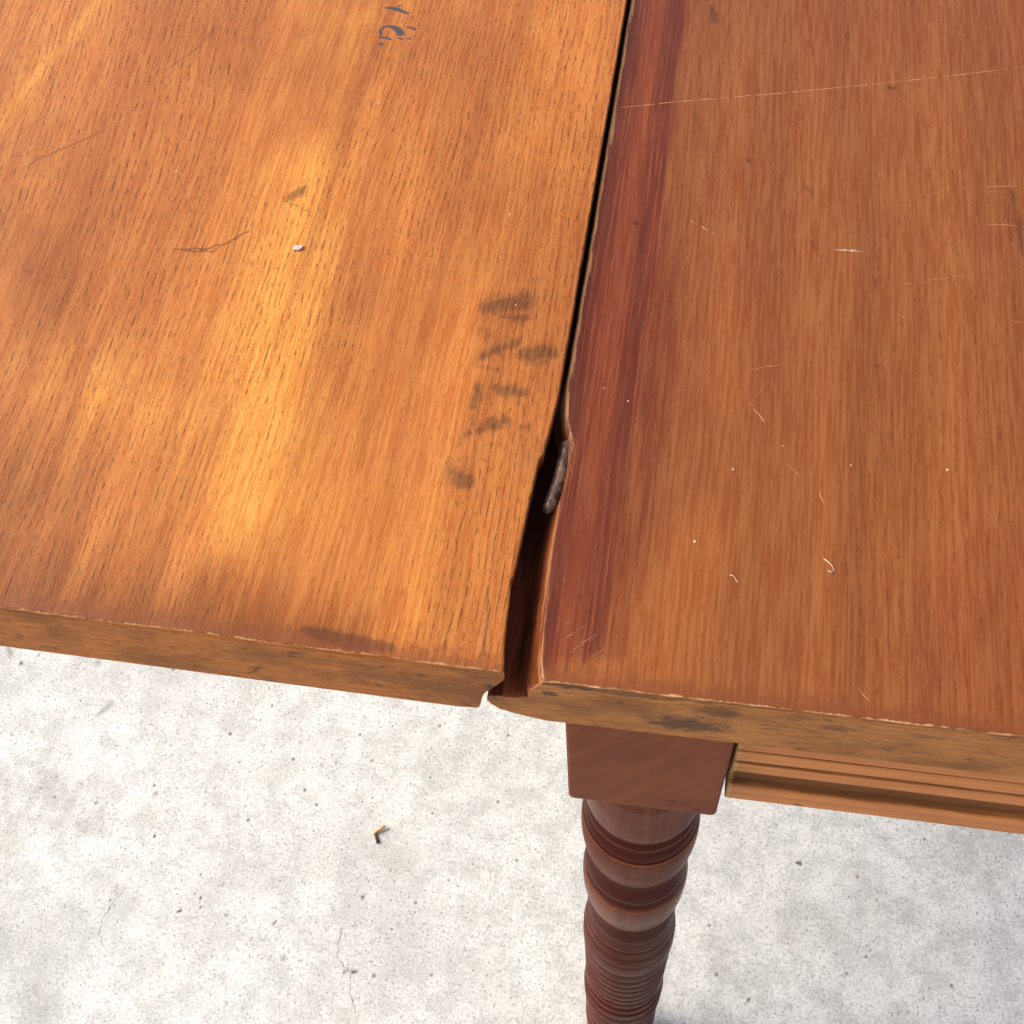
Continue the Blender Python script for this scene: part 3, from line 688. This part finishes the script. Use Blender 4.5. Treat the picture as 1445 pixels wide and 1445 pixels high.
TOP_X = np.concatenate([np.arange(.0010, .150, .0005), np.linspace(.155, .498, 20)])
def top_profile(y):
    e = smooth_interp(y, TOP_EDGE) + .00012 * float(wobble(np.array([y]), 5, 300)[0])
    r = .0009 + .0005 * max(0, float(wobble(np.array([y]), 8, 90)[0]))
    z = T
    left = [(.03, z - TH), (.006, z - TH), (.0011, z - .0262), (-.0039, z - .0246), (-.0068, z - .0229), (-.0092, z - .0196), (-.0100, z - .0165),
            (-.0098, z - .0152), (-.0088, z - .0144), (-.0060, z - .0143), (-.0030, z - .0141)]
    k = max(0.0, min(1.0, (y - .086) / .02))                # fillet leans in where the corner is worn
    foot = (1 - k) * (e - .0050) + k * (e - .0020)
    notch = .0016 * math.exp(-((y - .068) / .010) ** 4)
    left += [(foot + (e - foot) * .06 + .0006 - notch * 0, z - .0126), (foot + (e - foot) * .32 + notch, z - .0072), (e - (e - foot) * .30 + notch, z - .0042), (e - (e - foot) * .10 + notch * .6, z - r - .0010)]
    arc = [(e + r * (1 - math.cos(a)), z - r + r * math.sin(a)) for a in (0, .35, .7, 1.05, 1.35, 1.5708)]
    pts = left + arc
    ed = [-.002] * (len(left) - 1) + [-.0008] + [-.0005, -.0002, .0001, .0003, .0004, .0005]
    xs_ = np.array([p[0] for p in pts]); zs_ = np.array([p[1] for p in pts])
    tx = TOP_X + (e + r - TOP_X[0] + .0004) * np.clip(1 - (TOP_X - TOP_X[0]) / .03, 0, 1)
    X_ = np.concatenate([xs_, tx, [.5, .5, .4985]]); Z_ = np.concatenate([zs_, np.full(len(tx), z), [z - .0015, z - TH + .0015, z - TH]])
    E_ = np.concatenate([ed, tx - e, [.4, .4, .4]])
    return X_, Z_, E_

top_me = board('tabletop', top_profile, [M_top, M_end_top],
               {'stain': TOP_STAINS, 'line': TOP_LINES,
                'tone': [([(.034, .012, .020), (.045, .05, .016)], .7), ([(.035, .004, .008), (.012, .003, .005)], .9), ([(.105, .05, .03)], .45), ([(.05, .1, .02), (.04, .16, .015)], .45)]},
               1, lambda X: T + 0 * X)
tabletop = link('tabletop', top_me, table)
tag(tabletop, 'reddish brown fixed top board with a dark stripe along the joint')

def leaf_z(X): return T + LZ + LS * (-LGAP - X)
LEAF_X = np.concatenate([np.linspace(-.478, -.262, 14), np.arange(-.258, -.0075, .0005)])
def leaf_profile(y):
    e = smooth_interp(y, LEAF_EDGE) + .00008 * float(wobble(np.array([y]), 15, 300)[0])
    r = .0006
    tx = LEAF_X + (e - r - LEAF_X[-1] - .0004) * np.clip(1 - (LEAF_X[-1] - LEAF_X) / .03, 0, 1)
    z = T + LZ
    arc = [(e - r * (1 - math.sin(a)) , z - r + r * math.cos(a)) for a in (0, .5, 1.0, 1.5708)]
    low = [(e - .0001, z - .0035), (e - .0006, z - .0062), (min(e - .0022, -.0068), z - .0096), (min(e - .0035, -.0088), z - .0130), (-.0106, z - .0160), (-.0114, z - .0195), (-.0122, z - .0245), (-.0130, z - .0266)]
    bot = [(-.02, z - TH), (-.477, z + LS * .473 - TH), (-.48, z + LS * .476 - TH + .003), (-.48, z + LS * .476 - .003)]
    X_ = np.concatenate([tx, [p[0] for p in arc], [p[0] for p in low], [p[0] for p in bot]])
    Z_ = np.concatenate([leaf_z(tx), [p[1] for p in arc], [p[1] for p in low], [p[1] for p in bot]])
    E_ = np.concatenate([e - tx, [.0004, .0002, 0, -.0004], [-.002] * len(low), [.4] * len(bot)])
    return X_, Z_, E_

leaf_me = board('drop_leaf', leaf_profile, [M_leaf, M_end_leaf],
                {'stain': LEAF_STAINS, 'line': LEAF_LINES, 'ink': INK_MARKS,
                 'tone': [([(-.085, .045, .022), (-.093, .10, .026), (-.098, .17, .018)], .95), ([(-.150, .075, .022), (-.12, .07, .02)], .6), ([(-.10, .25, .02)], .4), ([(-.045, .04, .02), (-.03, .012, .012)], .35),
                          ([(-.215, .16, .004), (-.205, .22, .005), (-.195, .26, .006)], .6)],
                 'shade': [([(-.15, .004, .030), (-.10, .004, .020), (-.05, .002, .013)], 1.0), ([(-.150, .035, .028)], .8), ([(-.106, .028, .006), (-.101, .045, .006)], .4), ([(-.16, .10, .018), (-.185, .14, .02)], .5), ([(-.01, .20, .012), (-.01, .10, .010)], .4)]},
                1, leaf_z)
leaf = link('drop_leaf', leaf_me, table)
tag(leaf, 'orange brown hinged leaf with grey stains and traces of black ink')

# scratches through the finish of the fixed top: shallow raised burrs of bare wood
def ribbon(name, pts, z, mat, parent, gap=.22, h=.00005):
    bm = bmesh.new()
    P = [Vector((p[0], p[1])) for p in pts]; W = [p[2] for p in pts]
    L = 0; S = []
    for a, b, wa, wb in zip(P[:-1], P[1:], W[:-1], W[1:]):
        n = max(2, int((b - a).length / .0008))
        for i in range(n):
            t = i / n; S.append((a.lerp(b, t), wa + (wb - wa) * t, (b - a).normalized()))
    S.append((P[-1], W[-1], (P[-1] - P[-2]).normalized()))
    prev = None
    for i, (p, w, d) in enumerate(S):
        nrm = Vector((-d.y, d.x))
        f = min(1, min(i, len(S) - 1 - i) / 4 + .15)
        ww = w * f * random.uniform(.35, 1.25)
        p = p + nrm * random.uniform(-.35, .35) * w
        if random.random() < gap and 1 < i < len(S) - 2:
            prev = None
            continue
        cur = [bm.verts.new((p.x + nrm.x * ww, p.y + nrm.y * ww, z + .00001)), bm.verts.new((p.x, p.y, z + h)), bm.verts.new((p.x - nrm.x * ww, p.y - nrm.y * ww, z + .00001))]
        if prev:
            bm.faces.new((prev[0], prev[1], cur[1], cur[0])); bm.faces.new((prev[1], prev[2], cur[2], cur[1]))
        prev = cur
    bmesh.ops.recalc_face_normals(bm, faces=bm.faces)
    return bm_obj(name, bm, mat, parent)

M_raw = simple('bare wood in scratches', (.46, .23, .11), .6, c2=(.36, .15, .06), scale=900)
M_rub = simple('pale grey rub mark', (.40, .28, .19), .6, c2=(.26, .15, .09), scale=900)
for i, pts in enumerate(TOP_SCRATCHES):
    faint = max(p[2] for p in pts) < .0001
    ribbon('scratch', [(x, y, w * (.9 if not faint else .8)) for x, y, w in pts], T, M_rub if i == 3 else M_raw, tabletop, gap=.05 if not faint else .12)

# hinge knuckle exposed in the joint
def hinge():
    bm = bmesh.new()
    a, b = Vector((.0030, .0795, T - .0030)), Vector((-.0002, .0535, T - .0042))
    N, K = 16, 14
    rows = []
    for i in range(N + 1):
        t = i / N
        c = a.lerp(b, t); c.x += .0008 * math.sin(t * math.pi)
        r = .0022 * min(1, math.sqrt(max(0, 1 - abs(2 * t - 1) ** 5)) + .12) * (1 + .03 * math.sin(9 * t))
        rows.append([bm.verts.new((c.x + r * math.cos(q), c.y, c.z + r * .95 * math.sin(q))) for q in [2 * math.pi * j / K for j in range(K)]])
    for r0, r1 in zip(rows[:-1], rows[1:]):
        for j in range(K): bm.faces.new((r0[j], r0[(j + 1) % K], r1[(j + 1) % K], r1[j]))
    bm.faces.new(rows[0][::-1]); bm.faces.new(rows[-1])
    bmesh.ops.recalc_face_normals(bm, faces=bm.faces)
    return bm_obj('hinge', bm, M_iron, table)
tag(hinge(), 'dark worn hinge knuckle showing in the open joint')

# ---- legs
def leg_block():
    bm = bmesh.new()
    bmesh.ops.create_cube(bm, size=1)
    z1 = T - TH - .0005
    for v in bm.verts:
        v.co = Vector((v.co.x * LEG_W, v.co.y * LEG_W, BLOCK_Z + (v.co.z + .5) * (z1 - BLOCK_Z)))
    bmesh.ops.bevel(bm, geom=[e for e in bm.edges], offset=.0022, segments=3, affect='EDGES', profile=.6)
    return bm

# (z, radius, groove, wear) down the turning
RINGS = [(.6125, .0228, 0, 0), (.600, .0236, 0, 0), (.585, .0236, 0, .2), (.570, .0231, 0, .3), (.5600, .0226, 0, .5), (.5590, .0222, .6, .9), (.5578, .0214, 1, 0), (.5560, .0212, 1, 0),
         (.5520, .0221, 1, 0), (.5492, .0225, 1, .8), (.5480, .0222, 1, .0), (.5462, .0221, 1, 0), (.5420, .0231, .9, 0), (.5380, .0234, .8, .0), (.5345, .0231, .9, .2), (.5335, .0229, 1, 0),
         (.5328, .0240, .3, 1), (.5300, .0246, 0, .3), (.522, .0249, 0, 0), (.512, .0246, 0, 0), (.504, .0238, 0, 0), (.498, .0227, 0, 0), (.4950, .0218, .3, 0), (.4940, .0208, 1, 0), (.4915, .0204, 1, 0),
         (.486, .0207, .8, 0), (.479, .0218, .7, 0), (.4730, .0226, .9, 0), (.4700, .0228, .9, .9), (.4688, .0222, 1, 0), (.4660, .0223, 1, 0), (.4625, .0231, .9, .0), (.4600, .0233, .6, .8), (.4588, .0230, .8, .4),
         (.4575, .0239, .2, .9), (.4540, .0244, 0, .2), (.446, .0246, 0, 0), (.436, .0243, 0, 0), (.427, .0234, 0, 0), (.4190, .0220, .1, 0), (.4160, .0212, .6, 0), (.4145, .0203, 1, 0), (.411, .0199, 1, 0),
         (.403, .0203, .8, 0), (.394, .0212, .7, 0), (.3905, .0214, .9, .6), (.3885, .0208, 1, 0), (.3840, .0207, .7, 0), (.3770, .0214, .6, 0), (.3725, .0219, .9, .9), (.3710, .0215, 1, 0),
         (.3680, .0224, .6, 0), (.3610, .0231, .6, .3), (.3595, .0233, .8, .8), (.3580, .0229, 1, 0), (.3550, .0238, .6, 0), (.3480, .0247, .6, .6), (.3460, .0248, .9, .6), (.3445, .0243, 1, 0),
         (.3400, .0249, .6, 0), (.3270, .0252, .6, .8), (.3255, .0249, .9, .5), (.3235, .0243, 1, 0)]
z = .3200
seqs = [(.017, .0246), (.014, .0243), (.013, .0241), (.013, .0240), (.013, .0239), (.013, .0238), (.014, .0238), (.016, .0244), (.018, .0252), (.020, .0252), (.020, .0244), (.020, .0240), (.020, .0242), (.020, .0244), (.020, .0240), (.018, .0236)]
for dz, r in seqs:
    RINGS += [(z, r - .0004, .8, 0), (z - dz * .3, r, .62, 0), (z - dz * .66, r + .0001, .6, .1), (z - dz * .75, r, .5, 1), (z - dz * .82, r - .0005, 1, .4), (z - dz * .92, r - .0018, 1, 0)]
    z -= dz
RINGS += [(z - .004, .0228, .5, 0), (z * .5, .0215, .4, 0), (.004, .0200, .5, 0), (.0006, .0190, .6, 0)]
assert z > .012, z

def turning_mesh():
    K = 72
    # finer vertical spacing so grooves keep their crisp but rounded lips
    zz, rr, gg, ww = map(np.array, zip(*RINGS))
    order = np.argsort(-zz); zz, rr, gg, ww = zz[order], rr[order], gg[order], ww[order]
    zi = []
    for a, b in zip(zz[:-1], zz[1:]):
        n = max(1, int((a - b) / .0012)); zi += [a + (b - a) * i / n for i in range(n)]
    zi = np.array(zi + [zz[-1]])
    f = lambda q: np.interp(-zi, -zz, q)
    R_, G_, W_ = f(rr), f(gg), f(ww)
    R_ = np.where((zi > .03) & (zi < .60), .0246 + (R_ - .0246) * .68, R_)
    R_ = np.concatenate([[R_[0]], (R_[:-2] + 2.5 * R_[1:-1] + R_[2:]) / 4.5, [R_[-1]]])
    a = np.linspace(0, 2 * math.pi, K, endpoint=False)
    V = np.zeros((len(zi), K, 3))
    wob = 1 + .0025 * np.sin(a[None, :] * 2 + zi[:, None] * 40)
    V[..., 0] = R_[:, None] * np.cos(a) * wob; V[..., 1] = R_[:, None] * np.sin(a) * wob; V[..., 2] = zi[:, None]
    v, q = grid_mesh('t', V, len(zi), K, True)
    q = q[:, ::-1]
    return build_mesh('turned_shaft', v, q, [list(range(K)), [(len(zi) - 1) * K + i for i in range(K)][::-1]], [M_turned],
                      {'groove': np.repeat(G_, K), 'wear': np.repeat(W_, K)})

leg_bm = leg_block()
leg0 = bm_obj('leg', leg_bm, M_block, table, smooth=False)
shaft0 = link('turned_shaft', turning_mesh(), leg0)
for poly in leg0.data.polygons: poly.use_smooth = poly.area < 1e-4
leg_spots = [(LEG_X + LEG_W / 2, LEG_Y + LEG_W / 2), (.5 - LEG_X - LEG_W / 2, LEG_Y + LEG_W / 2), (LEG_X + LEG_W / 2, 1.05 - LEG_Y - LEG_W / 2), (.5 - LEG_X - LEG_W / 2, 1.05 - LEG_Y - LEG_W / 2)]
for i, (x, y) in enumerate(leg_spots):
    if i == 0: o = leg0
    else:
        o = leg0.copy(); col.objects.link(o); o.parent = table
        s = shaft0.copy(); col.objects.link(s); s.parent = o
    o.location = (x, y, 0)

# ---- aprons
def apron(x0, x1, y, sgn):
    # (outward offset, z, groove)
    prof = [(0, .7125, 0), (0, .6655, 0), (0, .6640, .3), (-.0008, .6634, 1), (-.0008, .6628, 1), (0, .6622, .3), (0, .6555, 0), (0, .6546, .4), (-.0009, .6541, 1), (-.0002, .6535, .8), (-.0010, .6528, 1), (0, .6520, .3),
            (0, .6450, 0), (-.0004, .6440, .7), (-.0016, .6425, 1), (-.0022, .6385, .9), (-.0016, .6350, 1), (.0006, .6338, .6), (.0010, .6330, .1), (.0012, .6220, 0), (.0006, .6210, 0), (-.018, .6208, 0), (-.018, .7125, 0)]
    xs_ = np.concatenate([[x0, x0 + .0004, x0 + .001], np.linspace(x0 + .003, x1 - .001, 60), [x1]])
    V = np.zeros((len(xs_), len(prof), 3))
    for i, x in enumerate(xs_):
        ins = {0: .0006, 1: .0002}.get(i, 0)
        for j, (o, zz, g) in enumerate(prof):
            V[i, j] = (x, y - sgn * (o - ins * (1 if j < 21 else 0)), zz + .00012 * math.sin(x * 70 + j))
    v, q = grid_mesh('a', V, len(xs_), len(prof), True)
    if sgn > 0: q = q[:, ::-1]
    n = len(prof); L = (len(xs_) - 1) * n
    ng = [list(range(n)), [L + i for i in range(n)][::-1]]
    if sgn < 0: ng = [g[::-1] for g in ng]
    me = build_mesh('apron', v, q, ng, [M_apron], {'groove': np.tile([p[2] for p in prof], len(xs_))}, None)
    o = link('apron', me, table)
    # keep the small mouldings faceted
    md = me.polygons; md.foreach_set('use_smooth', [False] * len(md))
    return o
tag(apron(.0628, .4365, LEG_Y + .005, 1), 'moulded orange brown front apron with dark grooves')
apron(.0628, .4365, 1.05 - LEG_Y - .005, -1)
for sx in (LEG_X + .006, .5 - LEG_X - .006 - .018):
    bm = bmesh.new(); bmesh.ops.create_cube(bm, size=1)
    for v in bm.verts:
        v.co = Vector((sx + (v.co.x + .5) * .018, .0655 + (v.co.y + .5) * .919, .6208 + (v.co.z + .5) * .0917))
    bmesh.ops.bevel(bm, geom=list(bm.edges), offset=.001, segments=2, affect='EDGES')
    bm_obj('apron', bm, M_plain, table, smooth=False)

# ------------------------------------------------------------------ small things lying about
def tube(name, pts, radii, mat, K=8):
    bm = bmesh.new(); rows = []
    P = [Vector(p) for p in pts]
    for i, p in enumerate(P):
        d = (P[min(i + 1, len(P) - 1)] - P[max(i - 1, 0)]).normalized()
        s = d.cross(Vector((0, 0, 1))).normalized(); u = s.cross(d)
        rows.append([bm.verts.new(p + (s * math.cos(a) + u * math.sin(a)) * radii[i]) for a in [2 * math.pi * j / K for j in range(K)]])
    for r0, r1 in zip(rows[:-1], rows[1:]):
        for j in range(K): bm.faces.new((r0[j], r0[(j + 1) % K], r1[(j + 1) % K], r1[j]))
    bm.faces.new(rows[0][::-1]); bm.faces.new(rows[-1])
    bmesh.ops.recalc_face_normals(bm, faces=bm.faces)
    return bm_obj(name, bm, mat)

# pink flake on the leaf
fx, fy = -.0929, .1383
bm = bmesh.new()
out = [(-.0016, .0005), (-.0011, .0012), (.0002, .0010), (.0014, .0013), (.0019, .0004), (.0012, -.0005), (.0004, -.0012), (-.0002, -.0006), (-.0009, -.0013), (-.0014, -.0004)]
zt = lambda x: T + LZ + LS * (-LGAP - x)
lo = [bm.verts.new((fx + a, fy + b, zt(fx + a) + .0001)) for a, b in out]
hi = [bm.verts.new((fx + a * .95, fy + b * .95, zt(fx + a) + .0006 + .0003 * a / .002)) for a, b in out]
bm.faces.new(hi); bm.faces.new(lo[::-1])
for i in range(len(out)): bm.faces.new((lo[i], lo[(i + 1) % len(out)], hi[(i + 1) % len(out)], hi[i]))
bmesh.ops.recalc_face_normals(bm, faces=bm.faces)
flake = bm_obj('flake', bm, simple('pink flake', (.72, .36, .32), .6, c2=(.62, .28, .25)), smooth=False)
tag(flake, 'tiny pink flake lying on the orange leaf of the table', 'flake')

# dry orange stem on the concrete; its shade is modelled as a dark piece
stem = bpy.data.objects.new('plant_stem', None); col.objects.link(stem); stem.location = (-.1815, .1665, 0)
tag(stem, 'small orange bent bit of dry plant stem on the concrete below the leaf', 'plant debris')
a = tube('stem_or_shade', [(-.0040, -.0005, .0014), (-.0015, .0018, .0022), (.002, .0042, .0030), (.0050, .0066, .0034)], [.0010, .0014, .0015, .0013], simple('dry orange stem', (.62, .36, .14), .6, c2=(.50, .24, .09)))
b = tube('stem_or_shade', [(-.0030, .0005, .0012), (-.0012, -.0030, .0012), (.0014, -.0075, .0012)], [.0009, .0011, .0014], simple('dark brown stem shade', (.10, .06, .03), .7))
for q in (a, b): q.parent = stem
b['label'] = 'dark brown piece standing in for the shade of the stem'

M_lint = simple('pale lint', (.72, .58, .42), .8)
lint_labels = ['pale curled lint fibre on the fixed top, the one shaped like a hook', 'pale short lint fibre on the fixed top, between the dark stripe and the hooked one',
               'pale tiny crumb of lint on the fixed top behind the other two fibres']
for pts, lab in zip(FIBRES, lint_labels):
    P = [(x, y, T + .0003 + .0002 * math.sin(i * 1.7)) for i, (x, y, w) in enumerate(pts)]
    tag(tube('lint_fibre', P, [.00011] * len(P), M_lint, 5), lab, 'lint', 'lint fibres on the table top')
